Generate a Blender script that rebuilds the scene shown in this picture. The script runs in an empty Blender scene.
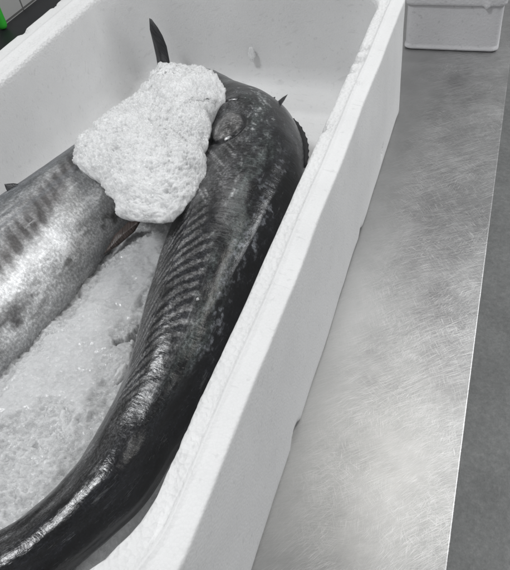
import bpy, bmesh, math, random
import numpy as np
from mathutils import Vector, Matrix, noise as mnoise

random.seed(7); RNG = np.random.default_rng(11)
scene = bpy.context.scene
COL = scene.collection

# ------------------------------------------------------------------ helpers
def mesh_obj(name, verts, faces, mats=(), parent=None, smooth=True, mat_idx=None):
    me = bpy.data.meshes.new(name)
    me.from_pydata([tuple(map(float, v)) for v in verts], [], [tuple(map(int, f)) for f in faces])
    for m in mats: me.materials.append(m)
    me.polygons.foreach_set('use_smooth', [smooth] * len(me.polygons))
    if mat_idx is not None: me.polygons.foreach_set('material_index', list(map(int, mat_idx)))
    me.update()
    o = bpy.data.objects.new(name, me); COL.objects.link(o)
    if parent: o.parent = parent
    return o

def fix_normals(o):
    bm = bmesh.new(); bm.from_mesh(o.data)
    bmesh.ops.recalc_face_normals(bm, faces=bm.faces); bm.to_mesh(o.data); bm.free()

def tag(o, label=None, cat=None, group=None, kind=None):
    if label: o['label'] = label
    if cat: o['category'] = cat
    if group: o['group'] = group
    if kind: o['kind'] = kind
    return o

def empty(name, loc=(0, 0, 0)):
    o = bpy.data.objects.new(name, None); COL.objects.link(o); o.location = loc
    return o

def set_attr(o, name, vals):
    a = o.data.attributes.new(name, 'FLOAT', 'POINT'); a.data.foreach_set('value', np.asarray(vals, dtype=np.float32).ravel())

def set_col(o, name, rgb):
    a = o.data.attributes.new(name, 'FLOAT_COLOR', 'POINT')
    rgba = np.ones((len(rgb), 4), dtype=np.float32); rgba[:, :3] = rgb
    a.data.foreach_set('color', rgba.ravel())

def set_uv(o, uv):
    a = o.data.attributes.new('along', 'FLOAT_VECTOR', 'POINT')
    v = np.zeros((len(uv), 3), dtype=np.float32); v[:, :2] = uv
    a.data.foreach_set('vector', v.ravel())

# numpy value noise (3D)
_PT = RNG.random(4096)
def _h(i, j, k):
    return _PT[(i * 374761 + j * 668265 + k * 2147 + (i ^ (j << 3)) * 13) & 4095]
def vnoise(P):
    P = np.asarray(P, float); I = np.floor(P).astype(np.int64); F = P - I; F = F * F * (3 - 2 * F)
    i, j, k = I.T; x, y, z = F.T
    def lerp(a, b, t): return a + (b - a) * t
    c = [[[_h(i + a, j + b, k + d) for d in (0, 1)] for b in (0, 1)] for a in (0, 1)]
    r = [[lerp(c[a][b][0], c[a][b][1], z) for b in (0, 1)] for a in (0, 1)]
    return lerp(lerp(r[0][0], r[0][1], y), lerp(r[1][0], r[1][1], y), x) * 2 - 1
def fbm(P, o=4):
    P = np.asarray(P, float); s = 0; a = .5
    for q in range(o): s = s + a * vnoise(P * 2 ** q + 17.3 * q); a *= .5
    return s
def chips(P, scale, tilt=.55):
    """cellular facets: every cell of a jittered lattice is a little tilted plane, like crushed ice"""
    Q = np.asarray(P, float) * scale; I = np.floor(Q).astype(np.int64); best = np.full(len(Q), 9.0); val = np.zeros(len(Q))
    for a in (-1, 0, 1):
        for b in (-1, 0, 1):
            for d in (-1, 0, 1):
                i, j, k = I[:, 0] + a, I[:, 1] + b, I[:, 2] + d
                r1, r2, r3 = _h(i, j, k), _h(i + 57, j + 11, k + 5), _h(i + 13, j + 71, k + 29)
                D = Q - np.stack([i + r1, j + r2, k + r3], 1); d2 = (D * D).sum(1)
                v = (_h(i + 5, j + 3, k + 91) - .5) * .7 + tilt * (D[:, 0] * (r2 - .5) + D[:, 1] * (r3 - .5) + D[:, 2] * (r1 - .5)) * 2
                m = d2 < best; best = np.where(m, d2, best); val = np.where(m, v, val)
    return val - .12 * best
def sst(a, b, x):
    t = np.clip((x - a) / (b - a + 1e-12), 0, 1); return t * t * (3 - 2 * t)

class NT:
    """small node-tree writer"""
    def __init__(s, name):
        s.m = bpy.data.materials.new(name); s.m.use_nodes = True
        s.t = s.m.node_tree; s.t.nodes.clear()
        s.out = s.n('ShaderNodeOutputMaterial'); s.p = s.n('ShaderNodeBsdfPrincipled')
        s.l(s.p.outputs[0], s.out.inputs[0])
    def n(s, ty, **kw):
        nd = s.t.nodes.new(ty)
        for k, v in kw.items(): setattr(nd, k, v)
        return nd
    def l(s, a, b): s.t.links.new(a, b)
    def set(s, **kw):
        for k, v in kw.items(): s.p.inputs[k.replace('_', ' ')].default_value = v
    def coord(s, kind='Object', scale=(1, 1, 1), rot=(0, 0, 0), src=None):
        if src is None: src = s.n('ShaderNodeTexCoord').outputs[kind]
        if any(rot):                                   # rotate first, then stretch
            m0 = s.n('ShaderNodeMapping'); m0.inputs['Rotation'].default_value = rot; s.l(src, m0.inputs['Vector']); src = m0.outputs[0]
        mp = s.n('ShaderNodeMapping'); mp.inputs['Scale'].default_value = scale
        s.l(src, mp.inputs['Vector']); return mp.outputs[0]
    def noise(s, vec, scale, detail=4, rough=.55, dist=0):
        nd = s.n('ShaderNodeTexNoise'); nd.inputs['Scale'].default_value = scale; nd.inputs['Detail'].default_value = detail
        nd.inputs['Roughness'].default_value = rough; nd.inputs['Distortion'].default_value = dist
        s.l(vec, nd.inputs['Vector']); return nd.outputs['Fac']
    def voro(s, vec, scale, feature='F1', rand=1):
        nd = s.n('ShaderNodeTexVoronoi', feature=feature); nd.inputs['Scale'].default_value = scale
        nd.inputs['Randomness'].default_value = rand
        s.l(vec, nd.inputs['Vector']); return nd.outputs['Distance']
    def ramp(s, fac, stops):
        nd = s.n('ShaderNodeValToRGB'); e = nd.color_ramp.elements
        while len(e) < len(stops): e.new(.5)
        for el, (p, c) in zip(e, stops):
            el.position = p; el.color = (c, c, c, 1) if np.isscalar(c) else (*c, 1)
        s.l(fac, nd.inputs['Fac']); return nd.outputs['Color']
    def math(s, op, a, b=None, c=None):
        nd = s.n('ShaderNodeMath', operation=op)
        for i, v in enumerate((a, b, c)):
            if v is None: continue
            if hasattr(v, 'is_linked') or hasattr(v, 'links'): s.l(v, nd.inputs[i])
            else: nd.inputs[i].default_value = v
        return nd.outputs[0]
    def mix(s, fac, a, b, mode='MIX'):
        nd = s.n('ShaderNodeMix', data_type='RGBA', blend_type=mode)
        for i, v in ((0, fac), (6, a), (7, b)):
            if hasattr(v, 'links'): s.l(v, nd.inputs[i])
            elif i == 0: nd.inputs[0].default_value = v
            else: nd.inputs[i].default_value = (*v, 1) if len(v) == 3 else v
        return nd.outputs[2]
    def bump(s, height, strength=.3, dist=.001, prev=None):
        nd = s.n('ShaderNodeBump'); nd.inputs['Strength'].default_value = strength; nd.inputs['Distance'].default_value = dist
        s.l(height, nd.inputs['Height'])
        if prev is not None: s.l(prev, nd.inputs['Normal'])
        return nd.outputs[0]
    def attr(s, name):
        nd = s.n('ShaderNodeAttribute'); nd.attribute_name = name; return nd

# ------------------------------------------------------------------ materials
def foam_material(name, base, grime=.06, bs=1.0):
    t = NT(name); c = t.coord()
    beads = t.math('SUBTRACT', 1.0, t.voro(c, 380)); edge = t.ramp(t.voro(c, 380, 'DISTANCE_TO_EDGE'), [(.0, .965), (.10, 1.0)])
    streak = t.noise(t.coord(scale=(1, 1, .35)), 60, 5, .6)
    blot = t.noise(c, 7, 4, .6)
    dirt = t.ramp(blot, [(.35, 1 - grime), (.62, 1.0)])
    spk = t.ramp(t.noise(c, 140, 2, .5), [(.27, 1 - grime * 1.3), (.36, 1.0)])
    scr = t.ramp(t.noise(t.coord(rot=(.5, .3, .2), scale=(30, 260, 90)), 1, 3, .5), [(.30, .92), (.37, 1.0)])
    col = t.mix(1, base, dirt, 'MULTIPLY'); col = t.mix(1, col, spk, 'MULTIPLY'); col = t.mix(1, col, edge, 'MULTIPLY'); col = t.mix(1, col, scr, 'MULTIPLY')
    t.l(col, t.p.inputs['Base Color'])
    rough_a = t.attr('rough').outputs['Fac']
    b1 = t.bump(beads, .40 * bs, .0014)
    b2 = t.bump(streak, .25 * bs, .0012, b1)
    nd = t.n('ShaderNodeBump'); nd.inputs['Distance'].default_value = .003
    t.l(rough_a, nd.inputs['Strength']); t.l(t.voro(c, 210), nd.inputs['Height']); t.l(b2, nd.inputs['Normal'])
    t.l(nd.outputs[0], t.p.inputs['Normal'])
    t.set(Roughness=.62)
    t.p.inputs['Specular IOR Level'].default_value = .35
    return t.m

def steel_material():
    t = NT('scratched_steel'); c = t.coord()
    warp = t.n('ShaderNodeTexNoise'); warp.inputs['Scale'].default_value = 4; warp.inputs['Detail'].default_value = 2; t.l(c, warp.inputs['Vector'])
    sc = t.n('ShaderNodeVectorMath', operation='SCALE'); sc.inputs['Scale'].default_value = .035; t.l(warp.outputs['Color'], sc.inputs[0])
    ad = t.n('ShaderNodeVectorMath', operation='ADD'); t.l(c, ad.inputs[0]); t.l(sc.outputs[0], ad.inputs[1])
    w = ad.outputs[0]
    # wiping arcs: polar coordinates about a point beside the table
    def arcs(cx, cy, fa, fr, lo, hi, reg, seed):
        sb = t.n('ShaderNodeVectorMath', operation='SUBTRACT'); t.l(w, sb.inputs[0]); sb.inputs[1].default_value = (cx, cy, 0)
        ln = t.n('ShaderNodeVectorMath', operation='LENGTH'); t.l(sb.outputs[0], ln.inputs[0])
        sp = t.n('ShaderNodeSeparateXYZ'); t.l(sb.outputs[0], sp.inputs[0])
        an = t.math('ARCTAN2', sp.outputs['Y'], t.math('MULTIPLY', sp.outputs['X'], -1.0))
        cb = t.n('ShaderNodeCombineXYZ'); t.l(t.math('MULTIPLY', an, fa), cb.inputs[0]); t.l(t.math('MULTIPLY', ln.outputs['Value'], fr), cb.inputs[1]); cb.inputs[2].default_value = seed
        l_ = t.ramp(t.noise(cb.outputs[0], 1.0, 1, .5), [(lo, 0.0), (hi, 1.0)])
        m_ = t.ramp(t.noise(t.coord(src=c, rot=(0, 0, seed)), reg, 2, .5), [(.38, .1), (.62, 1.0)])
        return t.math('MULTIPLY', l_, m_)
    sets = [arcs(.73, -.60, 34, 2300, .62, .68, 12, 1.0), arcs(.70, -.70, 52, 2600, .61, .67, 15, 5.0), arcs(.95, -.40, 26, 2100, .64, .69, 10, 9.0), arcs(.62, -.2, 44, 2400, .62, .68, 14, 13.0), arcs(-.6, .2, 40, 2300, .64, .69, 12, 17.0)]
    for rot, sx, sy, lo, hi, reg in ((-12, 60, 2300, .63, .70, 5), (-74, 60, 2200, .62, .70, 6), (35, 54, 2200, .64, .70, 5.3), (-38, 22, 1700, .66, .71, 4.6), (62, 40, 2000, .65, .71, 4.7), (-57, 64, 2300, .62, .70, 7)):
        v = t.coord(scale=(sx, sy, 1), rot=(0, 0, math.radians(rot)), src=w)
        ln = t.ramp(t.noise(v, 1.0, 1, .5, .1), [(lo, 0.0), (hi, 1.0)])
        msk = t.ramp(t.noise(t.coord(src=c, rot=(0, 0, rot)), reg * 2.2, 2, .5), [(.42, .0), (.62, .9)])
        sets.append(t.math('MULTIPLY', ln, msk))
    tot = sets[0]
    for q in sets[1:]: tot = t.math('MAXIMUM', tot, q)
    fine = t.noise(t.coord(scale=(60, 900, 1), rot=(0, 0, -.45), src=w), 1, 3, .6)
    blot = t.noise(c, 8, 6, .6, .3)
    cloud = t.noise(t.coord(scale=(1, .8, 1), rot=(0, 0, .3)), 26, 5, .65)
    base = t.ramp(blot, [(.30, (.335, .335, .334)), (.52, (.385, .385, .384)), (.72, (.425, .425, .424))])
    base = t.mix(.8, base, t.mix(1, base, t.ramp(cloud, [(.36, .84), (.52, 1.0), (.68, 1.08)]), 'MULTIPLY'))
    base = t.mix(.35, base, t.mix(1, base, t.ramp(fine, [(.3, .75), (.7, 1.25)]), 'MULTIPLY'))
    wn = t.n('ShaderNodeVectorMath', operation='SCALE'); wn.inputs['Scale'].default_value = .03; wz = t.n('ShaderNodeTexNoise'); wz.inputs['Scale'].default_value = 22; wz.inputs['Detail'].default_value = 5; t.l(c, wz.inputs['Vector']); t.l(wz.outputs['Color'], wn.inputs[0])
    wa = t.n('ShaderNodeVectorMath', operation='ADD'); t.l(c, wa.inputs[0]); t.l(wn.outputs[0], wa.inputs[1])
    sx_ = t.n('ShaderNodeSeparateXYZ'); t.l(wa.outputs[0], sx_.inputs[0])                 # pale strip beside the box: wall reflection put into the colour, fewer scratches
    worn_past_reflection = t.n('ShaderNodeMapRange'); worn_past_reflection.interpolation_type = 'SMOOTHSTEP'; worn_past_reflection.inputs[1].default_value = -.115; worn_past_reflection.inputs[2].default_value = -.045; t.l(sx_.outputs['X'], worn_past_reflection.inputs[0])
    worn_past_reflection = worn_past_reflection.outputs[0]
    base = t.mix(worn_past_reflection, t.mix(.5, (.50, .50, .495), base), base)
    tot = t.math('MULTIPLY', tot, t.math('MULTIPLY_ADD', worn_past_reflection, .75, .25))
    base = t.mix(t.math('MULTIPLY', tot, .60), base, (.90, .90, .89))
    t.l(base, t.p.inputs['Base Color'])
    r = t.math('MULTIPLY_ADD', tot, .08, t.math('MULTIPLY_ADD', blot, .14, .27))
    t.l(r, t.p.inputs['Roughness'])
    b = t.bump(tot, .14, .0003); b = t.bump(fine, .05, .0003, b); b = t.bump(t.noise(c, 5, 2, .5), .06, .004, b)
    t.l(b, t.p.inputs['Normal'])
    t.set(Metallic=.93)
    return t.m

def floor_material():
    t = NT('dark_speckled_floor'); c = t.coord()
    a = t.noise(c, 90, 4, .7); b = t.noise(c, 4, 4, .6)
    col = t.ramp(a, [(.3, (.21, .215, .212)), (.55, (.27, .275, .272)), (.72, (.33, .33, .327))])
    col = t.mix(1, col, t.ramp(b, [(.3, .78), (.7, 1.15)]), 'MULTIPLY')
    t.l(col, t.p.inputs['Base Color']); t.set(Roughness=.6)
    t.l(t.bump(a, .3, .004), t.p.inputs['Normal'])
    return t.m

def ice_material(name, base, glaze=False, bs=1.0, sss=.45, trans=.3, deep=.012):
    t = NT(name); c = t.coord()
    vn = t.n('ShaderNodeTexVoronoi'); vn.inputs['Scale'].default_value = 330; t.l(c, vn.inputs['Vector'])
    v2 = t.voro(c, 620); n1 = t.noise(c, 200, 4, .65)
    sp = t.n('ShaderNodeSeparateColor'); t.l(vn.outputs['Color'], sp.inputs[0])
    h = t.math('ADD', t.math('MULTIPLY', sp.outputs[0], .35), t.math('ADD', t.math('MULTIPLY', v2, .45), t.math('MULTIPLY', n1, .8)))
    col = t.mix(1, base, t.ramp(t.noise(c, 30, 4, .6), [(.3, .84), (.6, 1.0)]), 'MULTIPLY')
    col = t.mix(1, col, t.ramp(sp.outputs[1], [(0, .84), (1, 1.0)]), 'MULTIPLY')
    nd = t.n('ShaderNodeBump'); nd.inputs['Distance'].default_value = .0026; nd.inputs['Strength'].default_value = .5 * bs
    t.l(h, nd.inputs['Height'])
    rr = t.ramp(sp.outputs[2], [(.2, .04), (.8, .28)])
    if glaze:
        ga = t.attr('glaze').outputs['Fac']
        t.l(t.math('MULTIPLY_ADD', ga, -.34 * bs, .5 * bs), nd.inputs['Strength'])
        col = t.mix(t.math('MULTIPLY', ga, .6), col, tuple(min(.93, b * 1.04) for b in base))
    t.l(col, t.p.inputs['Base Color']); t.l(rr, t.p.inputs['Roughness'])
    t.l(nd.outputs[0], t.p.inputs['Normal'])
    t.set(IOR=1.31, Subsurface_Weight=sss, Subsurface_Scale=deep, Transmission_Weight=trans, Coat_Weight=.35, Coat_Roughness=.07, Coat_IOR=1.33)
    t.p.inputs['Subsurface Radius'].default_value = (1, 1, 1)
    return t.m

def skin_material(name, metal, rough, spec, fine=1.0, silver=False):
    t = NT(name)
    col = t.attr('skin').outputs['Color']; uv = t.attr('along').outputs['Vector']
    wr = t.noise(t.coord(src=uv, scale=(300, 70, 1)), 1, 4, .6, .6)          # fine wrinkles running round the body
    sc = t.noise(t.coord(src=uv, scale=(60, 520, 1)), 1, 3, .6)           # scrapes along the body
    gr = t.noise(t.coord(src=uv, scale=(330, 330, 1)), 1, 5, .7)
    cl = t.noise(t.coord(src=uv, scale=(34, 60, 1)), 1, 5, .7)
    f = t.ramp(gr, [(.36, .2), (.5, .9), (.66, 2.4)])
    col = t.mix(.8 * fine, col, t.mix(1, col, f, 'MULTIPLY'))
    f2 = t.ramp(cl, [(.34, .35), (.5, 1.0), (.66, 1.9)])
    col = t.mix(.7 * fine, col, t.mix(1, col, f2, 'MULTIPLY'))
    slime = t.ramp(t.math('MULTIPLY', sc, t.ramp(cl, [(.42, .4), (.7, 1.25)])), [(.50, 0.0), (.80, .35)])
    col = t.mix(slime, col, (.30, .31, .31) if not silver else (.75, .76, .77))
    t.l(col, t.p.inputs['Base Color'])
    r = t.math('MULTIPLY_ADD', gr, .34, rough - .17)
    t.l(t.math('MULTIPLY_ADD', cl, .24, t.math('SUBTRACT', r, .12)), t.p.inputs['Roughness'])
    b = t.bump(wr, .20, .0016); b = t.bump(cl, .13, .003, b); b = t.bump(gr, .12 * fine, .0009, b)
    t.l(b, t.p.inputs['Normal'])
    t.set(Metallic=metal); t.p.inputs['Specular IOR Level'].default_value = spec
    
    return t.m

def fin_material(name, base, light):
    t = NT(name); uv = t.attr('along').outputs['Vector']
    ray = t.noise(t.coord(src=uv, scale=(26, 2.2, 1)), 1, 3, .5)
    col = t.ramp(ray, [(.35, base), (.7, light)])
    t.l(col, t.p.inputs['Base Color']); t.set(Roughness=.38)
    t.l(t.bump(ray, .5, .002), t.p.inputs['Normal'])
    return t.m

def plain(name, rgb, rough=.5, nscale=40, var=.12, bump=.1):
    t = NT(name); c = t.coord(); n = t.noise(c, nscale, 4, .6)
    col = t.mix(1, rgb, t.ramp(n, [(.3, 1 - var), (.7, 1 + var * .5)]), 'MULTIPLY')
    t.l(col, t.p.inputs['Base Color']); t.set(Roughness=rough)
    t.l(t.bump(n, bump, .001), t.p.inputs['Normal'])
    return t.m

M_FOAM = foam_material('white_polystyrene', (.80, .80, .80), .07, .45)
M_FOAM2 = foam_material('grey_white_polystyrene', (.66, .655, .67), .12, .35)
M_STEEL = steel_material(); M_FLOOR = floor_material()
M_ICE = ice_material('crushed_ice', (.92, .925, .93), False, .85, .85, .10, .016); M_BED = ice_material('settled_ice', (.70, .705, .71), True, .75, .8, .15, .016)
M_SKIN1 = skin_material('dark_fish_skin', .0, .22, .6)
M_SKIN2 = skin_material('silver_fish_skin', .35, .42, .7, .50, True)
M_FIN = fin_material('dark_fin', (.012, .012, .014), (.045, .046, .05))
M_FINRED = fin_material('reddish_fin', (.040, .030, .027), (.13, .105, .095))
M_BLACK = plain('black_counter_top', (.014, .015, .018), .5)
M_GREEN = plain('green_plastic', (.05, .55, .05), .35, 20, .06)

# ------------------------------------------------------------------ camera (0.6 m above the steel table)
cam = bpy.data.cameras.new('camera'); co = bpy.data.objects.new('camera', cam); COL.objects.link(co)
Rw = np.array([[0.93946999, 0.15904413, -0.30348164], [0.32098187, -0.71838799, 0.61716233], [-0.11986152, -0.67721759, -0.72595424]])
mw = Matrix.Identity(4)
for r in range(3):
    mw[r][0] = Rw[r, 0]; mw[r][1] = -Rw[r, 1]; mw[r][2] = -Rw[r, 2]
mw.translation = Vector((0, 0, .6)); co.matrix_world = mw
cam.sensor_fit = 'VERTICAL'; cam.sensor_height = 24; cam.lens = 24 * 605.66 / 570
cam.clip_start = .01; cam.clip_end = 60
scene.camera = co

# ------------------------------------------------------------------ setting: floor
mesh_obj('floor', [(-6, -4, -.85), (6, -4, -.85), (6, 9, -.85), (-6, 9, -.85)], [(0, 1, 2, 3)], [M_FLOOR], smooth=False)
tag(bpy.data.objects['floor'], kind='structure')

# ------------------------------------------------------------------ steel table
def box_bm(bm, x0, x1, y0, y1, z0, z1, bev=0, seg=2):
    r = bmesh.ops.create_cube(bm, size=1)
    for v in r['verts']:
        v.co = Vector(((x0 + x1) / 2 + v.co.x * (x1 - x0), (y0 + y1) / 2 + v.co.y * (y1 - y0), (z0 + z1) / 2 + v.co.z * (z1 - z0)))
    if bev:
        es = list({e for v in r['verts'] for e in v.link_edges})
        bmesh.ops.bevel(bm, geom=es, offset=bev, segments=seg, affect='EDGES', profile=.5)
def bm_obj(name, bm, mat, parent=None, smooth=True):
    me = bpy.data.meshes.new(name); bm.to_mesh(me); bm.free(); me.materials.append(mat)
    me.polygons.foreach_set('use_smooth', [smooth] * len(me.polygons))
    o = bpy.data.objects.new(name, me); COL.objects.link(o)
    if parent: o.parent = parent
    if smooth:
        try: me.set_sharp_from_angle(angle=math.radians(40))
        except Exception: pass
    return o

table = tag(empty('steel_table', (-.38, .9, -.85)), 'scratched stainless steel work table carrying the foam boxes', 'table')
table_inv = (0.38, -.9, .85)
def tpart(o):
    o.parent = table; o.location = table_inv; return o
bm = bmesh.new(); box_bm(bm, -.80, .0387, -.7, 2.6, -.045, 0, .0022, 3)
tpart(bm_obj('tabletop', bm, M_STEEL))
for (lx, ly) in ((-.76, -.6), (-.02, -.6), (-.76, 2.5), (-.02, 2.5)):
    bm = bmesh.new(); box_bm(bm, lx - .02, lx + .02, ly - .02, ly + .02, -.85, -.046, .003)
    tpart(bm_obj('leg', bm, M_STEEL))

# ------------------------------------------------------------------ foam box built from rounded-rectangle loops
def rr_loop(x0, x1, y0, y1, r, z, nx, ny, nc):
    """rounded rectangle; r = radius, or (radius of the near corners, radius of the far corners)"""
    rn, rf = r if isinstance(r, tuple) else (r, r)
    pts = []
    def seg(p, q, n):
        for i in range(n): pts.append((p[0] + (q[0] - p[0]) * i / n, p[1] + (q[1] - p[1]) * i / n, z))
    def arc(cx, cy, a0, r):
        for i in range(nc):
            a = a0 + math.pi / 2 * i / nc; pts.append((cx + r * math.cos(a), cy + r * math.sin(a), z))
    seg((x0 + rn, y0), (x1 - rn, y0), nx); arc(x1 - rn, y0 + rn, -math.pi / 2, rn)
    seg((x1, y0 + rn), (x1, y1 - rf), ny); arc(x1 - rf, y1 - rf, 0, rf)
    seg((x1 - rf, y1), (x0 + rf, y1), nx); arc(x0 + rf, y1 - rf, math.pi / 2, rf)
    seg((x0, y1 - rf), (x0, y0 + rn), ny); arc(x0 + rn, y0 + rn, math.pi, rn)
    return pts

def loft(loops, close_first=True, close_last=True):
    n = len(loops[0]); V = [p for l in loops for p in l]; F = []
    for a in range(len(loops) - 1):
        for i in range(n):
            j = (i + 1) % n; F.append((a * n + i, a * n + j, (a + 1) * n + j, (a + 1) * n + i))
    if close_first: F.append(tuple(reversed(range(n))))
    if close_last: F.append(tuple((len(loops) - 1) * n + i for i in range(n)))
    return np.array(V, float), F

H = .2
OUT = (-.738, -.133, -.012, 1.012); INN = (-.676, -.1735, .030, .985)
def lerp_rect(t): return [INN[i] + (OUT[i] - INN[i]) * t for i in range(4)]
NX, NY, NC = 100, 190, 14
loops = []; tags = []
def add(rect, r, z, tg=0.0): loops.append(rr_loop(*rect, (r + .055, r), z, NX, NY, 18)); tags.append(tg)
def inset(rect, d): return (rect[0] + d, rect[1] - d, rect[2] + d, rect[3] - d)
add(inset(OUT, .006), .06, 0); add(inset(OUT, .002), .064, .002)
for z in np.linspace(.006, H - .006, 34): add(OUT, .066, z, 0)
add(OUT, .066, H - .0035); add(inset(OUT, .0001), .066, H - .0022); add(inset(OUT, .0006), .066, H - .0009, .05); add(inset(OUT, .0018), .066, H, .1); add(inset(OUT, .0034), .066, H + .0003, .1)
for t in (.85, .75, .65, .58): add(lerp_rect(t), .066, H + .0004, .1)
add(lerp_rect(.545), .064, H + .0020, .1); add(lerp_rect(.51), .064, H + .0022, .1); add(lerp_rect(.47), .064, H + .0002, .2)
for t in (.38, .28, .18, .10): add(lerp_rect(t), .062, H - .0006 - .003 * (.47 - t), .4)
add(inset(lerp_rect(0), -.0022), .062, H - .0045, .45); add(INN, .06, H - .010, .3); add(INN, .06, H - .016, .1)
for z in np.linspace(H - .022, .06, 28): add(inset(INN, .004 * (H - z) / H), .06, z, 0)
add(inset(INN, .006), .05, .045); add(inset(INN, .012), .046, .032); add(inset(INN, .026), .04, .026); add(inset(INN, .05), .03, .025)
V, F = loft(loops)
rough = np.repeat(np.array(tags), len(loops[0]))
# uneven moulding, crumbly inner rim, dents and chips
inward = np.zeros_like(V)
cx, cy = -.42, .5
d = np.stack([cx - V[:, 0], cy - V[:, 1]], 1); sx = np.where(np.abs(V[:, 0] - cx) / .28 > np.abs(V[:, 1] - cy) / .46, 1, 0)
inward[:, 0] = np.where(sx == 1, np.sign(d[:, 0]), 0); inward[:, 1] = np.where(sx == 0, np.sign(d[:, 1]), 0)
V += inward * (fbm(V * 9, 3) * .0022)[:, None]
V[:, 2] += np.where(V[:, 2] > .1, fbm(V * 12 + 5, 3) * .0016, 0)
lum = fbm(V * 170 + 3, 2) * .0009 * rough / .6
near = sst(.32, .13, V[:, 1]) * (rough > .18) * sst(-.70, -.5, V[:, 0])                            # lumpy broken beads towards the near corner
near = near * sst(OUT[1], OUT[1] - .022, V[:, 0]); lum += fbm(V * 120 + 9, 2) * .0045 * near
V[:, 2] += lum; V[:, 0] += lum * .8 * (sx == 1); V[:, 1] += lum * .8 * (sx == 0)
def gouge(px, py, pz, rad, depth, dirv):
    q = np.linalg.norm(V - np.array([px, py, pz]), axis=1); m = sst(rad, rad * .35, q)
    global rough
    V[:] += (m * (1 + .8 * fbm(V * 160, 2)))[:, None] * np.array(dirv) * depth
    rough = np.maximum(rough, m * .9)
gouge(-.168, .765, .2, .014, .006, (.9, 0, -.6)); gouge(-.168, .795, .2, .012, .005, (.9, 0, -.6)); gouge(-.17, .735, .2, .010, .0035, (.8, 0, -.6))
gouge(-.17, .60, .2, .014, .003, (.7, 0, -.6)); gouge(-.150, .70, .2, .008, .002, (0, 0, -1))
gouge(-.133, .636, .0, .014, .006, (-1, 0, .6)); gouge(-.133, .305, .0, .02, .007, (-1, 0, .8)); gouge(-.133, .80, .03, .012, .003, (-1, 0, 0))
gouge(-.736, .80, .2, .014, .0025, (.6, 0, -.8)); gouge(-.736, .70, .2, .012, .002, (.6, 0, -.8)); gouge(-.736, .90, .2, .012, .002, (.6, 0, -.8))
gouge(-.44, .951, .12, .02, .0035, (0, 1, 0)); gouge(-.40, .951, .09, .014, .003, (0, 1, 0))
V[:, 2] = np.where(V[:, 2] < .0005, .0005, V[:, 2])
foam = mesh_obj('foam_box', V, F, [M_FOAM])
set_attr(foam, 'rough', rough)
tag(foam, 'open white polystyrene box holding two fish and ice', 'foam box', 'polystyrene fish boxes on the table')

# closed box behind
fb2 = tag(empty('foam_box', (-.075, 1.36, 0)), 'smaller grey-white closed foam box at the far end of the steel table', 'foam box', 'polystyrene fish boxes on the table')
b2 = (-.165, .0135, 1.190, 1.60)
loops = []
def ad2(rect, r, z): loops.append(rr_loop(*rect, r, z, 36, 70, 6))
ad2(inset(b2, .003), .012, 0.0006); ad2(inset(b2, .0002), .013, .003); ad2(inset(b2, 0), .013, .006); ad2(inset(b2, .0022), .013, .009)
for z in np.linspace(.012, .086, 20): ad2(inset(b2, .0022 - .0035 * z), .013, z)
ad2(inset(b2, .004), .012, .0875)
V, F = loft(loops); V += (fbm(V * 14, 3) * .0016)[:, None] * np.array([1, 1, 0])
bo = mesh_obj('body', V - np.array(fb2.location), F, [M_FOAM2], fb2); set_attr(bo, 'rough', np.full(len(V), .1))
loops = []
ad2(inset(b2, -.0005), .014, .0882); ad2(inset(b2, -.0025), .015, .0900)
for z in np.linspace(.094, .112, 5): ad2(inset(b2, -.0025), .015, z)
ad2(inset(b2, .0005), .015, .1155); ad2(inset(b2, .02), .015, .1165)
V, F = loft(loops); V += (fbm(V * 16, 3) * .0016)[:, None] * np.array([1, 1, .3])
q = np.linalg.norm((V - np.array([-.018, 1.1875, .0885])) * np.array([1, 1, .6]), axis=1)
V += (sst(.008, .001, q))[:, None] * np.array([0, -.0035, -.0055])
lo = mesh_obj('lid', V - np.array(fb2.location), F, [M_FOAM2], fb2); set_attr(lo, 'rough', np.full(len(V), .2))

# ------------------------------------------------------------------ things beyond the box
bm = bmesh.new(); box_bm(bm, -1.145, -.83, -.2, 2.6, -.85, .02, .004)
tag(bm_obj('black_counter', bm, M_BLACK), 'low black counter running along the white tiled wall', 'counter')
t = NT('white_wall_tiles'); c = t.n('ShaderNodeTexCoord').outputs['Object']
sw = t.n('ShaderNodeSeparateXYZ'); t.l(c, sw.inputs[0]); cb = t.n('ShaderNodeCombineXYZ'); t.l(sw.outputs['Y'], cb.inputs[0]); t.l(sw.outputs['Z'], cb.inputs[1])
br = t.n('ShaderNodeTexBrick'); br.offset = 0
for k, v in (('Scale', 1), ('Brick Width', .15), ('Row Height', .15), ('Mortar Size', .0028), ('Mortar Smooth', .3)): br.inputs[k].default_value = v
br.inputs['Color1'].default_value = (.52, .52, .51, 1); br.inputs['Color2'].default_value = (.47, .47, .465, 1); br.inputs['Mortar'].default_value = (.16, .16, .155, 1)
t.l(cb.outputs[0], br.inputs['Vector']); t.l(br.outputs['Color'], t.p.inputs['Base Color'])
inv = t.math('SUBTRACT', 1.0, br.outputs['Fac']); t.l(t.bump(inv, .5, .002), t.p.inputs['Normal']); t.set(Roughness=.3)
bm = bmesh.new(); box_bm(bm, -.05, .0, -1.5, 2.0, -.86, 1.5)
w = bm_obj('tiled_wall', bm, t.m, smooth=False); w.location = (-1.15, 1.285, .02)
tag(w, 'white tiled wall with dark grout behind the black counter', 'wall')
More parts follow.
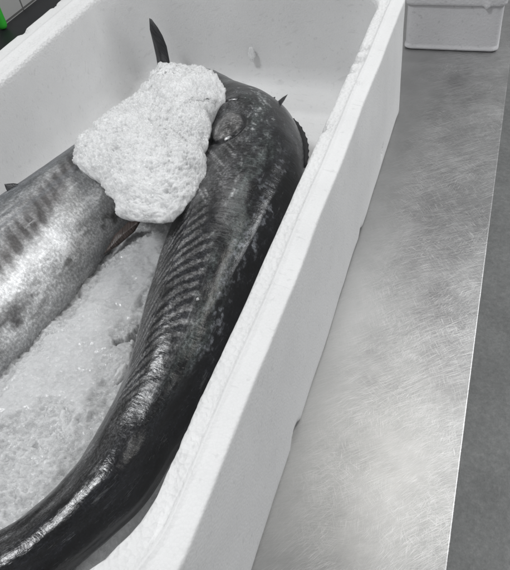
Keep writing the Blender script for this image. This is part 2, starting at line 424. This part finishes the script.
# green pole standing on the counter against the tiles
def lathe(name, prof, mat, n=32):
    V = [(r * math.cos(2 * math.pi * i / n), r * math.sin(2 * math.pi * i / n), z) for r, z in prof for i in range(n)]
    F = [(a * n + i, a * n + (i + 1) % n, (a + 1) * n + (i + 1) % n, (a + 1) * n + i) for a in range(len(prof) - 1) for i in range(n)]
    return mesh_obj(name, V, F, [mat])
g = lathe('broom_handle', [(.0, 0), (.006, .0005), (.0095, .003), (.0115, .008), (.012, .014), (.012, .6), (.012, .9), (.010, .905), (0, .906)], M_GREEN)
g.location = (-1.131, 1.172, .0205)
tag(g, 'bright green plastic pole standing on the black counter against the tiles', 'pole')

# ------------------------------------------------------------------ fish
def spline(S, n):
    S = np.array(S, float); seg = np.r_[0, np.cumsum(np.linalg.norm(np.diff(S[:, :3], axis=0), axis=1))]
    L = seg[-1]; tt = np.linspace(0, L, n); out = np.zeros((n, S.shape[1]))
    # cubic Hermite with finite-difference slopes
    m = np.gradient(S, seg, axis=0)
    for q, x in enumerate(tt):
        i = min(np.searchsorted(seg, x, 'right') - 1, len(S) - 2); hh = seg[i + 1] - seg[i]; u = (x - seg[i]) / hh
        out[q] = (2 * u**3 - 3 * u**2 + 1) * S[i] + (u**3 - 2 * u**2 + u) * hh * m[i] + (-2 * u**3 + 3 * u**2) * S[i + 1] + (u**3 - u**2) * hh * m[i + 1]
    return tt, out

def fish_surface(S, n, M, dorsal, roll, ka, kb):
    """stations (x,y,z,r) -> points [n,M], arc length, s = 0 at the back .. 1 at the belly over the upper flank"""
    tt, Q = spline(S, n)
    for _ in range(3):
        for cidx in range(4): Q[1:-1, cidx] = .25 * Q[:-2, cidx] + .5 * Q[1:-1, cidx] + .25 * Q[2:, cidx]
    C = Q[:, :3]; r = Q[:, 3]; T = np.gradient(C, axis=0); T /= np.linalg.norm(T, axis=1)[:, None]
    Z = np.array([0, 0, 1.0]); U = Z - T * (T @ Z)[:, None]; U /= np.linalg.norm(U, axis=1)[:, None]
    B = np.cross(T, U) * dorsal
    ca, sa = math.cos(roll), math.sin(roll); B, U = B * ca + U * sa, U * ca - B * sa
    th = np.linspace(0, 2 * math.pi, M, endpoint=False)
    P = C[:, None, :] + (r * ka)[:, None, None] * np.cos(th)[None, :, None] * B[:, None, :] + (r * kb)[:, None, None] * np.sin(th)[None, :, None] * U[:, None, :]
    return tt, th, C, r, T, U, B, P

def build_fish(name, S, dorsal, roll, ka, kb, paint, relief, mat, parent, n=900, M=260):
    tt, th, C, r, T, U, B, P = fish_surface(S, n, M, dorsal, roll, ka, kb)
    u = np.repeat(tt / tt[-1], M).reshape(n, M); s = np.where(th <= math.pi, th / math.pi, 2 - th / math.pi); s = np.tile(s, (n, 1)); top = np.tile(th <= math.pi, (n, 1))
    N = P - C[:, None, :]; N /= np.linalg.norm(N, axis=2)[..., None]
    P = P + N * relief(u, s, top, tt[-1], r[:, None])[..., None]
    V = P.reshape(-1, 3); F = []
    for a in range(n - 1):
        for i in range(M):
            j = (i + 1) % M; F.append((a * M + i, a * M + j, (a + 1) * M + j, (a + 1) * M + i))
    F.append(tuple(reversed(range(M)))); F.append(tuple((n - 1) * M + i for i in range(M)))
    V = V - np.array(parent.location)
    o = mesh_obj(name, V, F, [mat], parent); fix_normals(o)
    set_col(o, 'skin', paint(u, s, top, tt[-1]).reshape(-1, 3))
    circ = s * math.pi * .06 + np.where(top, 0, 1.0)
    set_uv(o, np.stack([(u * tt[-1]).ravel(), circ.ravel()], 1))
    return o, (tt, th, C, r, T, U, B, P)

def N2(u, s, fu, fs, o=4, k=0): 
    return fbm(np.stack([u.ravel() * fu + k, s.ravel() * fs + k * .7, np.full(u.size, k * 1.3)], 1), o).reshape(u.shape)
def mixc(a, b, m): return a * (1 - m[..., None]) + b * m[..., None]

S1 = [(-.4350, .1300, .0900, .0150), (-.4120, .0880, .0860, .0205), (-.3800, .0640, .0840, .0250), (-.3450, .0640, .0835, .0295), (-.3120, .0850, .0840, .0325), (-.2904, .1182, .0850, .0327), (-.2761, .1439, .0870, .0342), (-.2639, .1713, .0900, .0369), (-.2583, .2200, .0920, .0390),
      (-.2522, .2635, .0950, .0445), (-.2513, .3204, .1000, .0534), (-.2563, .3979, .1050, .0640), (-.2589, .4650, .1080, .0715), (-.2654, .5452, .1080, .0750),
      (-.2781, .6208, .1080, .0740), (-.2969, .6700, .1080, .0705), (-.3228, .7100, .1060, .0651), (-.3549, .7410, .1040, .0565), (-.3869, .7717, .1020, .0473), (-.4251, .8168, .1000, .0362), (-.4502, .8560, .1000, .0204), (-.4635, .8748, .1000, .0086)]
def gill_field(u, s): return np.hypot((u - .708) / .036, (s - .585) / .105) + .22 * N2(u * .95, s, 30, 12, 3, 14)
def slit(u, s): return np.abs(u - (.770 + .115 * (s - .47) + .003 * N2(u * .95, s, 60, 16, 2, 15)))
def bar_phase(ul, s): return (ul + .17 * (s - .5) + .42 * (s - .5)**2 + .0100 * N2(ul, s, 20, 5, 5, 1) + .008 * N2(ul, s, 7, 2.5, 3, 4) + .003 * N2(ul, s, 60, 14, 4, 2)) / .0142
def paint1(u, s, top, L):
    ul = u * L
    n1 = N2(ul, s, 20, 5, 5, 1); n2 = N2(ul, s, 60, 14, 4, 2); n3 = N2(ul, s, 7, 2.5, 3, 4); n4 = N2(ul, s, 38, 22, 4, 8); n5 = N2(ul, s, 150, 60, 3, 18)
    black = np.array([.0065, .007, .009]); grey = np.array([.062, .062, .064]); lite = np.array([.15, .149, .15]); olive = np.array([.032, .038, .037])
    c = np.zeros(u.shape + (3,)) + black
    c = mixc(c, olive, sst(.23, .29, s + .10 * n1) * (1 - sst(.40, .48, s + .10 * n1)) * sst(-.18, .12, n4 + .7 * n1) * sst(.30, .42, u + .06 * n1))
    bel = sst(.40, .54, s + .12 * n1)
    c = mixc(c, grey, bel * sst(.28, .36, u)); c = mixc(c, grey * .40, bel * (1 - sst(.28, .36, u)))
    c = mixc(c, grey * .8, sst(.50, .60, s + .10 * n1) * (1 - sst(.28, .38, u)) * sst(-.2, .15, n4) * .8)
    c = mixc(c, lite * .7, sst(.575, .66, s + .04 * n1) * .6 * sst(.30, .38, u) * (1 - sst(.56, .64, u)))
    # wavy dark bars on the flank
    bars = sst(.0, .22, np.sin(2 * math.pi * bar_phase(ul, s)) + .5 * n2 + 1.1 * n4 + .9 * n1 + .4 * n5)
    zone = sst(.36, .44, s + .07 * n1 + .04 * n4) * (1 - sst(.68, .76, s)) * sst(.25, .36, u + .03 * n1) * (1 - sst(.52, .60, u + .05 * n1))
    c = mixc(c, lite * .64, zone * (.6 + .4 * sst(-.3, .3, n1))); c = mixc(c, black * 1.2, bars * zone * .95)
    blot = sst(.08, .22, N2(ul, s, 30, 14, 3, 12)) * sst(.33, .40, s) * (1 - sst(.47, .55, s)) * sst(.30, .36, u) * (1 - sst(.52, .6, u))
    c = mixc(c, black, blot * .9)
    # pale raking streaks below the gill
    zone2 = sst(.45, .52, s + .06 * n1) * sst(.52, .58, u) * (1 - sst(.662, .682, u))
    c = mixc(c, grey * .85, zone2 * .8); c = mixc(c, lite * 1.35, zone2 * sst(.02, .30, N2(ul + .10 * s, s - ul * 3.0, 14, 62, 3, 9)) * .8)
    # lateral line and slime smears, with the bluish sheen of the back painted in
    ll = np.exp(-((s - (.412 + .010 * np.sin(ul * 22) + .022 * n2)) / .008)**2) * sst(.50, .56, u) * (1 - sst(.70, .76, u))
    c = mixc(c, np.array([.22, .225, .225]), ll * .8 * sst(-.08, .12, n5))
    c = mixc(c, np.array([.10, .105, .115]), sst(.08, .25, n5 + .5 * n4) * sst(.15, .22, s + .04 * n4) * (1 - sst(.27, .35, s + .04 * n4)) * .8 * sst(.34, .42, u) * (1 - sst(.60, .68, u)))
    c = mixc(c, np.array([.038, .040, .043]), sst(.60, .74, u) * (1 - bel * .5) * .8 * sst(-.3, .25, n1))      # duller grey head
    c = mixc(c, np.array([.17, .175, .175]), sst(.62, .68, u) * (1 - sst(.80, .85, u)) * sst(.24, .28, s) * (1 - sst(.44, .5, s)) * sst(.14, .26, n5 + .5 * n4) * .55)
    c = mixc(c, black, sst(.0, .22, n3 + .6 * n1) * sst(.5, .56, u) * (1 - sst(.70, .78, u)) * sst(.2, .26, s) * (1 - sst(.42, .5, s)) * .9)
    # gill cover, its bright wet highlight painted in
    e = gill_field(u, s)
    c = mixc(c, np.array([.13, .127, .126]), sst(1.05, .8, e) * (1 - .3 * sst(-.1, .3, n4))); c = mixc(c, np.array([.42, .415, .41]), sst(1, .1, np.hypot((u - .715) / .022, (s - .645) / .05)) * .75)
    c = mixc(c, black * .7, sst(.22, .05, np.abs(e - 1.05 + .12 * n2)) * .9 * sst(.730, .705, u + .10 * (s - .58)))
    c = mixc(c, black * .6, sst(.0065, .0015, slit(u, s)) * sst(.455, .50, s))
    c = c * np.clip(1 + .9 * n2 + .6 * n1 + .9 * n4 + .5 * n5, .12, 3)[..., None]
    return np.clip(c, .0025, .9)
def relief1(u, s, top, L, r):
    ul = u * L; z = N2(ul, s, 9, 3, 3, 3) * .0042 + N2(ul, s, 55, 12, 3, 5) * .0007
    lobe = sst(.600, .615, s + .012 * np.sin(ul * 30) + .25 * np.clip(u - .47, 0, 1)) 
    fold = -lobe * .0030 * sst(.34, .38, u) * (1 - sst(.53, .55, u)) * (1 - sst(.68, .8, s))
    ribs = np.sin(2 * math.pi * bar_phase(ul, s)) * .00005 * sst(.37, .44, s) * sst(.3, .36, u) * (1 - sst(.5, .6, u))
    e = gill_field(u, s)
    gill = .0050 * sst(1.1, .2, e) - .0030 * sst(.25, .02, np.abs(e - 1.1)) * sst(.730, .70, u)
    gill = gill - .0040 * sst(.009, .001, slit(u, s)) * sst(.455, .50, s) + .0035 * sst(.80, .772, u) * sst(.745, .77, u) * sst(.47, .56, s)
    return np.where(top, z + fold + ribs + gill, z)

f1 = tag(empty('fish', (-.30, .45, .03)), 'dark glossy fish curved along the right side of the foam box', 'fish', 'whole fish packed in ice')
body1, fs1 = build_fish('body', S1, 1, math.radians(8), 1.03, .93, paint1, relief1, M_SKIN1, f1)

S2 = [(-.560, .085, .090, .020), (-.560, .120, .090, .055), (-.5590, .1700, .0900, .0830), (-.5500, .2300, .0900, .0865), (-.5366, .2965, .0900, .0847), (-.5190, .3778, .0900, .0810), (-.5040, .4728, .0900, .0733), (-.4900, .5540, .0900, .0676),
      (-.4830, .6300, .0920, .0580), (-.4870, .7200, .0950, .0400), (-.5080, .8000, .0920, .0220), (-.5360, .8620, .0820, .0125), (-.5560, .9050, .0720, .0105)]
def paint2(u, s, top, L):
    ul = u * L
    n1 = N2(ul, s, 20, 6, 5, 21); n2 = N2(ul, s, 60, 16, 4, 22); n3 = N2(ul, s, 7, 3, 3, 24); n4 = N2(ul, s, 38, 22, 4, 27)
    back = np.array([.17, .18, .195]); silver = np.array([.82, .825, .83]); dark = np.array([.045, .042, .042]); grey = np.array([.46, .465, .47])
    c = np.zeros(u.shape + (3,)) + back * .8
    c = mixc(c, grey * .8, sst(.10, .30, s + .1 * n1)); c = mixc(c, silver, sst(.40, .52, s + .05 * n1))
    c = mixc(c, grey * .8, sst(.66, .74, s + .04 * n1))
    # dark bars along the upper flank
    ph = (ul + .10 * s + .012 * n1 + .006 * n3) / .0165
    bars = sst(-.45, .45, np.sin(2 * math.pi * ph) + 1.5 * n2 + 1.2 * n1)
    zone = np.exp(-((s - np.interp(u, [.3, .34, .42, .51, .6], [.45, .43, .38, .285, .24]) - .06 * n1 - .04 * n2) / .062)**2)
    c = mixc(c, dark * 1.8, zone * .75); c = mixc(c, dark * 1.1, np.clip(bars * zone * .9, 0, 1))
    c = mixc(c, dark * 2.4, sst(.16, .42, N2(ul, s, 30, 26, 4, 29)) * .35 * (1 - np.exp(-((s - .56) / .12)**2)))
    c = mixc(c, back * .75, sst(.02, .25, N2(ul, s, 12, 70, 4, 37)) * (1 - sst(.30, .42, s)) * .6)
    c = mixc(c, np.array([.42, .42, .42]), sst(.0, .22, N2(ul, s, 34, 18, 5, 39)) * sst(.42, .5, s) * .55)
    bl = sst(.0, .35, N2(ul, s, 24, 11, 5, 31)) * sst(.56, .62, s) * (1 - sst(.70, .74, s)) * (1 - sst(.32, .37, u))
    c = mixc(c, dark * 1.7, bl * .8)
    for (a, b, ra, rb) in ((.398, .640, .010, .026), (.50, .62, .012, .022), (.515, .66, .008, .04), (.485, .655, .008, .02)):
        c = mixc(c, np.array([.13, .125, .118]), sst(1.1, .2, np.hypot((u - a + .01 * n4) / ra, (s - b + .03 * n2) / rb) + 1.0 * n2 + .9 * n4) * .7)
    c = mixc(c, back * .6, sst(.72, .85, u))
    c = c * (1 + .3 * n2 + .25 * n1)[..., None]
    return np.clip(c, .01, .85)
def relief2(u, s, top, L, r):
    ul = u * L
    return N2(ul, s, 9, 3, 3, 33) * .003 + N2(ul, s, 60, 14, 3, 35) * .0005
f2 = tag(empty('fish', (-.52, .42, .02)), 'pale silver fish with dark bars lying along the left side of the box', 'fish', 'whole fish packed in ice')
body2, fs2 = build_fish('body', S2, -1, math.radians(46), 1.10, .84, paint2, relief2, M_SKIN2, f2, n=700, M=240)

def fin(name, outline, normal, thick, mat, parent, bend=0, rays=1):
    """flat closed outline (list of 3D points: root first) with real thickness, grid-free fan"""
    O = np.array(outline, float); n = np.array(normal, float); n /= np.linalg.norm(n)
    k = len(O); c = O.mean(0); V = []; 
    rings = (1.0, .7, .35)
    for sgn in (1, -1):
        for q in rings:
            th = thick * (1 - q * .85)
            for p in O: V.append(c + (p - c) * q + sgn * n * th)
        V.append(c + sgn * n * thick)
    F = []; half = k * len(rings) + 1
    for h0, rev in ((0, False), (half, True)):
        for a in range(len(rings) - 1):
            for i in range(k):
                j = (i + 1) % k; f = (h0 + a * k + i, h0 + a * k + j, h0 + (a + 1) * k + j, h0 + (a + 1) * k + i)
                F.append(tuple(reversed(f)) if rev else f)
        for i in range(k):
            j = (i + 1) % k; f = (h0 + (len(rings) - 1) * k + i, h0 + (len(rings) - 1) * k + j, h0 + half - 1)
            F.append(tuple(reversed(f)) if rev else f)
    for i in range(k):
        j = (i + 1) % k; F.append((i, half + i, half + j, j))
    V = np.array(V)
    o = mesh_obj(name, V - np.array(parent.location), F, [mat], parent); fix_normals(o)
    uv = np.stack([(V - c) @ np.array([.8, .3, .5]) * 40, (V - c)[:, 2] * 40], 1); set_uv(o, uv)
    return o
def dense(pts, n=6):
    out = []
    for i in range(len(pts)):
        a, b = np.array(pts[i], float), np.array(pts[(i + 1) % len(pts)], float)
        out += [a + (b - a) * t / n for t in range(n)]
    return out

def on_fish(fs, u, s, lift=0):
    tt, th, C, r, T, U, B, P = fs
    i = int(round(u * (len(tt) - 1))); j = int(round(s * math.pi / (2 * math.pi) * len(th)))
    p = P[i, j % len(th)]; nrm = p - C[i]; nrm /= np.linalg.norm(nrm); return p + nrm * lift, nrm, T[i]

# tail of the silver fish: upper lobe standing against the far wall, lower lobe down in the ice
tl = [(-.5790, .938, .1450), (-.5762, .941, .1640), (-.5720, .941, .1620), (-.5640, .941, .1480), (-.5578, .940, .1340), (-.5530, .938, .1150), (-.5495, .930, .0900), (-.5480, .915, .0720), (-.5560, .905, .0640), (-.5680, .915, .0640), (-.5770, .928, .0700), (-.5775, .934, .0950), (-.5785, .937, .1200)]
fin('tail_fin', dense(tl, 4), (.15, -1, .3), .0022, M_FIN, f2)
fin('tail_fin', dense([(-.5500, .905, .0760), (-.5350, .925, .0560), (-.5200, .935, .0400), (-.5400, .936, .0450), (-.5600, .915, .0640)], 4), (.2, -1, .2), .0022, M_FIN, f2)
# dorsal fin tips by the left wall
def spike(name, fs, u, s, ln, wd, mat, parent, sweep=-.6, lean=(0, 0, 0)):
    p, nrm, T = on_fish(fs, u, s, -.004); tip = p + nrm * ln + T * sweep * ln + np.array(lean)
    a = p - T * wd; b = p + T * wd; m1 = (a * .45 + tip * .55) - T * wd * .1; m2 = b * .45 + tip * .55 + T * wd * .2
    return fin(name, dense([a, m1, tip, m2, b], 3), np.cross(T, tip - p), .0012, mat, parent)
for uu, ln in ((.395, .034), (.455, .014)):
    spike('finlet', fs2, uu, .10, ln, .011, M_FIN, f2, -.5)
fin('anal_fin', dense([(-.4260, .4800, .088), (-.4180, .5050, .090), (-.4000, .5120, .092), (-.4050, .4960, .084), (-.4170, .4720, .080), (-.4300, .4500, .079)], 4), (.4, -.2, 1), .0018, M_FINRED, f2)
# back fin of the dark fish, folded flat with a ragged edge
us = np.linspace(.672, .765, 26); root = [on_fish(fs1, q, .03, -.003)[0] for q in us]
edge = []
for k2, q in enumerate(us[::-1]):
    p, nrm, T = on_fish(fs1, q, .03); edge.append(p + nrm * (.0055 * math.sin(math.pi * min(1, max(0.02, (q - .668) / .10)))**.6 + (.0012 if k2 % 3 == 0 else 0)))
fin('dorsal_fin', root + edge, (.1, .2, 1), .0014, M_FIN, f1)
spike('finlet', fs1, .780, .14, .014, .0075, M_FIN, f1, .5, (.006, 0, .003)); spike('finlet', fs1, .794, .13, .005, .0060, M_FIN, f1, .6, (.002, 0, .001))
# tail of the dark fish, turned up at the near end
tp = S1[0]
fin('tail_fin', dense([(tp[0] + .008, tp[1] - .004, .082), (tp[0] - .012, tp[1] + .020, .062), (tp[0] - .030, tp[1] + .065, .112), (tp[0] - .012, tp[1] + .045, .112), (tp[0] - .004, tp[1] + .028, .110), (tp[0] - .010, tp[1] + .045, .150), (tp[0] - .020, tp[1] + .060, .172), (tp[0] + .002, tp[1] + .028, .140), (tp[0] + .008, tp[1] + .006, .104)], 4), (1, .7, .1), .002, M_FIN, f1)

# ------------------------------------------------------------------ ice
# heap of ice lying over both fish
LUMP = np.array([(-.494,.551),(-.492,.574),(-.490,.604),(-.485,.630),(-.479,.659),(-.474,.692),(-.469,.722),(-.471,.751),(-.469,.769),(-.454,.777),(-.436,.779),(-.415,.778),(-.395,.774),(-.375,.755),(-.357,.734),(-.340,.701),(-.340,.682),(-.341,.664),(-.336,.640),(-.327,.622),(-.319,.596),(-.321,.571),(-.313,.553),(-.299,.529),(-.296,.510),(-.296,.495),(-.297,.480),(-.300,.467),(-.303,.452),(-.305,.441),(-.315,.432),(-.327,.428),(-.346,.428),(-.359,.431),(-.372,.435),(-.387,.456),(-.409,.471),(-.437,.495),(-.467,.515),(-.484,.530)])
cen = LUMP.mean(0); rel = LUMP - cen; ang = np.arctan2(rel[:, 1], rel[:, 0]); od = np.argsort(ang); A_, R_ = ang[od], np.hypot(*rel.T)[od]
NA = 560; phi = np.linspace(-math.pi, math.pi, NA, endpoint=False)
Rb = np.interp(phi, np.r_[A_ - 2 * math.pi, A_, A_ + 2 * math.pi], np.r_[R_, R_, R_])
NT_ = 150; lat = np.r_[np.linspace(0.01, 1, NT_)**.72, np.linspace(.985, .05, 26)]; up = np.r_[np.ones(NT_), -np.ones(26)]
V = []
for t_, sg in zip(lat, up):
    hgt = (.030 * (1 - t_**3.2)**.55) if sg > 0 else -.028 * (1 - t_**2)**.6
    x = cen[0] + Rb * t_ * np.cos(phi); y = cen[1] + Rb * t_ * np.sin(phi)
    V.append(np.stack([x, y, np.full(NA, .166 + hgt)], 1))
V = np.array(V).reshape(-1, 3)
fq = np.stack([V[:, 0], V[:, 1], V[:, 2] * 1.2], 1)
gx = np.stack([fbm(fq * 22 + 1, 3), fbm(fq * 22 + 40, 3), fbm(fq * 22 + 80, 3)], 1) * .013 + np.stack([fbm(fq * 80 + 1, 2), fbm(fq * 80 + 40, 2), fbm(fq * 80 + 80, 2)], 1) * .0055
V = V + gx * np.array([.8, .8, .9])
out = V - np.array([cen[0], cen[1], .10]); out[:, 2] *= 2.2; out /= np.linalg.norm(out, axis=1)[:, None]
V = V + out * (chips(V, 400) * .0030 + chips(V + 3.1, 210) * .0032)[:, None]
NL = len(lat); F = [(a * NA + i, a * NA + (i + 1) % NA, (a + 1) * NA + (i + 1) % NA, (a + 1) * NA + i) for a in range(NL - 1) for i in range(NA)]
F.append(tuple(reversed(range(NA)))); F.append(tuple((NL - 1) * NA + i for i in range(NA)))
lump = mesh_obj('ice_heap', V, F, [M_ICE]); fix_normals(lump)
tag(lump, 'big white clump of crushed ice lying across both fish', 'ice clump')

# bed of settled ice in the box
gx_ = np.arange(-.620, -.215, .0017); gy_ = np.arange(.080, .640, .0017)
X, Y = np.meshgrid(gx_, gy_, indexing='ij'); P2 = np.stack([X.ravel(), Y.ravel(), np.zeros(X.size)], 1)
def in_poly(pts, poly):
    poly = np.array(poly); ins = np.zeros(len(pts), bool); j = len(poly) - 1
    for i in range(len(poly)):
        xi, yi = poly[i]; xj, yj = poly[j]
        cnd = ((yi > pts[:, 1]) != (yj > pts[:, 1])) & (pts[:, 0] < (xj - xi) * (pts[:, 1] - yi) / (yj - yi + 1e-12) + xi)
        ins ^= cnd; j = i
    return ins
def sdist(pts, poly):
    poly = np.array(poly, float); dmin = np.full(len(pts), 9.0)
    for i in range(len(poly)):
        a = poly[i]; b = poly[(i + 1) % len(poly)]; ab = b - a
        tq = np.clip(((pts - a) @ ab) / (ab @ ab), 0, 1); dmin = np.minimum(dmin, np.linalg.norm(pts - a - tq[:, None] * ab, axis=1))
    return np.where(in_poly(pts, poly), dmin, -dmin)
GLZ = [(-.445,.200),(-.440,.272),(-.427,.356),(-.420,.440),(-.400,.494),(-.372,.520),(-.355,.474),(-.348,.430),(-.352,.370),(-.362,.345),(-.352,.300),(-.340,.262),(-.338,.235),(-.350,.215),(-.358,.245),(-.372,.239),(-.392,.240),(-.396,.218),(-.420,.207)]
CAV = [(-.336,.425),(-.338,.392),(-.333,.372),(-.334,.352),(-.350,.340),(-.349,.337),(-.334,.338),(-.330,.341),(-.322,.326),(-.316,.312),(-.290,.30),(-.290,.43)]
pw = P2[:, :2] + np.stack([fbm(P2 * 60 + 3, 3), fbm(P2 * 60 + 33, 3)], 1) * .012
sd = sdist(pw, GLZ); gl = sst(-.002, .008, sd) * (.75 + .25 * sst(-.2, .3, fbm(P2 * 40 + 90, 3)))
cv = sst(-.001, .0025, sdist(pw + np.stack([fbm(P2 * 140 + 13, 3), fbm(P2 * 140 + 53, 3)], 1) * .012, CAV))
lumps = fbm(P2 * 30 + 8, 3); fine = fbm(P2 * 120 + 2, 3); vf = np.abs(fbm(P2 * 75 + 60, 2))
zz = .069 + .010 * lumps * (1 - .6 * gl) + (.0022 * fine + .0020 * vf + .0022 * chips(P2, 300) + .0036 * chips(P2 + 5, 130)) * (1 - .72 * gl) + .0026 * gl
zz -= .042 * cv
zz += .012 * sst(.30, .12, P2[:, 1]) * sst(.30, .40, -P2[:, 0])
away = np.maximum(sst(.545, .60, -P2[:, 0]), sst(.60, .72, P2[:, 1])); away = np.maximum(away, sst(.27, .235, -P2[:, 0]))
zz = zz * (1 - away) + .0285 * away
zz = np.maximum(zz, .0275)
nxg, nyg = X.shape
Vb = np.stack([P2[:, 0], P2[:, 1], zz], 1)
F = [(i * nyg + j, (i + 1) * nyg + j, (i + 1) * nyg + j + 1, i * nyg + j + 1) for i in range(nxg - 1) for j in range(nyg - 1)]
ring = [i * nyg for i in range(nxg)] + [(nxg - 1) * nyg + j for j in range(1, nyg)] + [i * nyg + nyg - 1 for i in range(nxg - 2, -1, -1)] + [j for j in range(nyg - 2, 0, -1)]
low = Vb[ring].copy(); low[:, 2] = .0256; b0 = len(Vb); nr = len(ring)
F += [(ring[k], b0 + k, b0 + (k + 1) % nr, ring[(k + 1) % nr]) for k in range(nr)]
Vall = np.vstack([Vb, low])
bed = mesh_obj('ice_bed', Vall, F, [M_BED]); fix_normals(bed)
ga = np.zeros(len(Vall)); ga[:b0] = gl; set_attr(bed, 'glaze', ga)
tag(bed, 'settled crushed ice filling the bottom of the foam box', 'ice', kind='stuff')

# loose lumps beside the dark fish
def chunk(loc, rad, seed, label):
    bm = bmesh.new(); bmesh.ops.create_icosphere(bm, subdivisions=4, radius=1)
    for v in bm.verts:
        p = v.co.copy(); d_ = 1 + .35 * mnoise.noise(p * 1.6 + Vector((seed, 0, 0))) + .12 * mnoise.noise(p * 5 + Vector((0, seed, 0)))
        v.co = Vector((p.x * rad[0], p.y * rad[1], p.z * rad[2])) * d_
    o = bm_obj('ice_lump', bm, M_ICE); o.location = loc; tag(o, label, 'ice lump')
chunk((-.3225, .292, .072), (.0055, .012, .007), 3.1, 'small smooth ice lump wedged against the belly of the dark fish')

chunk((-.405, .975, .088), (.006, .004, .013), 5.2, 'wet ice scrap stuck to the far inner wall of the foam box')
p_, n_, _ = on_fish(fs1, .428, .375, .0005); chunk(tuple(p_), (.0016, .0018, .0014), 8.4, 'tiny white ice crumb on the striped flank of the dark fish')
# ------------------------------------------------------------------ light: overhead lamps of the market hall and its grey surroundings
def lamp(name, loc, sx, sy, power, col=(1, .97, .93), rot=(0, 0, 0)):
    l = bpy.data.lights.new(name, 'AREA'); l.shape = 'RECTANGLE'; l.size = sx; l.size_y = sy; l.energy = power; l.color = col
    o = bpy.data.objects.new(name, l); COL.objects.link(o); o.location = loc; o.rotation_euler = rot
lamp('ceiling_lamp', (.40, 1.05, 2.2), .10, .8, 6, (1, .98, .93))
lamp('ceiling_lamp', (-1.25, .0, 2.2), .5, .35, 32, (.97, .985, 1))
lamp('ceiling_lamp', (1.95, 1.9, 2.2), .30, 2.4, 72, (.97, .985, 1))
lamp('ceiling_lamp', (-.7, 2.2, 2.5), 1.6, .25, 12, (1, 1, 1))
wd = bpy.data.worlds.new('World'); scene.world = wd; wd.use_nodes = True
nt_ = wd.node_tree; nt_.nodes.clear()
o_ = nt_.nodes.new('ShaderNodeOutputWorld'); bg = nt_.nodes.new('ShaderNodeBackground'); nt_.links.new(bg.outputs[0], o_.inputs[0])
tc = nt_.nodes.new('ShaderNodeTexCoord'); sp = nt_.nodes.new('ShaderNodeSeparateXYZ'); nt_.links.new(tc.outputs['Generated'], sp.inputs[0])
cr = nt_.nodes.new('ShaderNodeValToRGB'); e = cr.color_ramp.elements
e[0].position = .0; e[0].color = (.24, .24, .242, 1); e[1].position = 1; e[1].color = (.30, .305, .31, 1)
x_ = e.new(.5); x_.color = (.42, .423, .426, 1)
mr = nt_.nodes.new('ShaderNodeMapRange'); mr.inputs[1].default_value = -1; mr.inputs[2].default_value = 1
nt_.links.new(sp.outputs['Z'], mr.inputs[0]); nt_.links.new(mr.outputs[0], cr.inputs[0]); nt_.links.new(cr.outputs[0], bg.inputs[0])
bg.inputs[1].default_value = 1.0

scene.view_settings.view_transform = 'Standard'; scene.view_settings.look = 'None'
scene.view_settings.exposure = -.15; scene.view_settings.gamma = 1
scene.render.engine = 'CYCLES'; scene.cycles.use_denoising = True; scene.cycles.max_bounces = 6; scene.cycles.transmission_bounces = 6
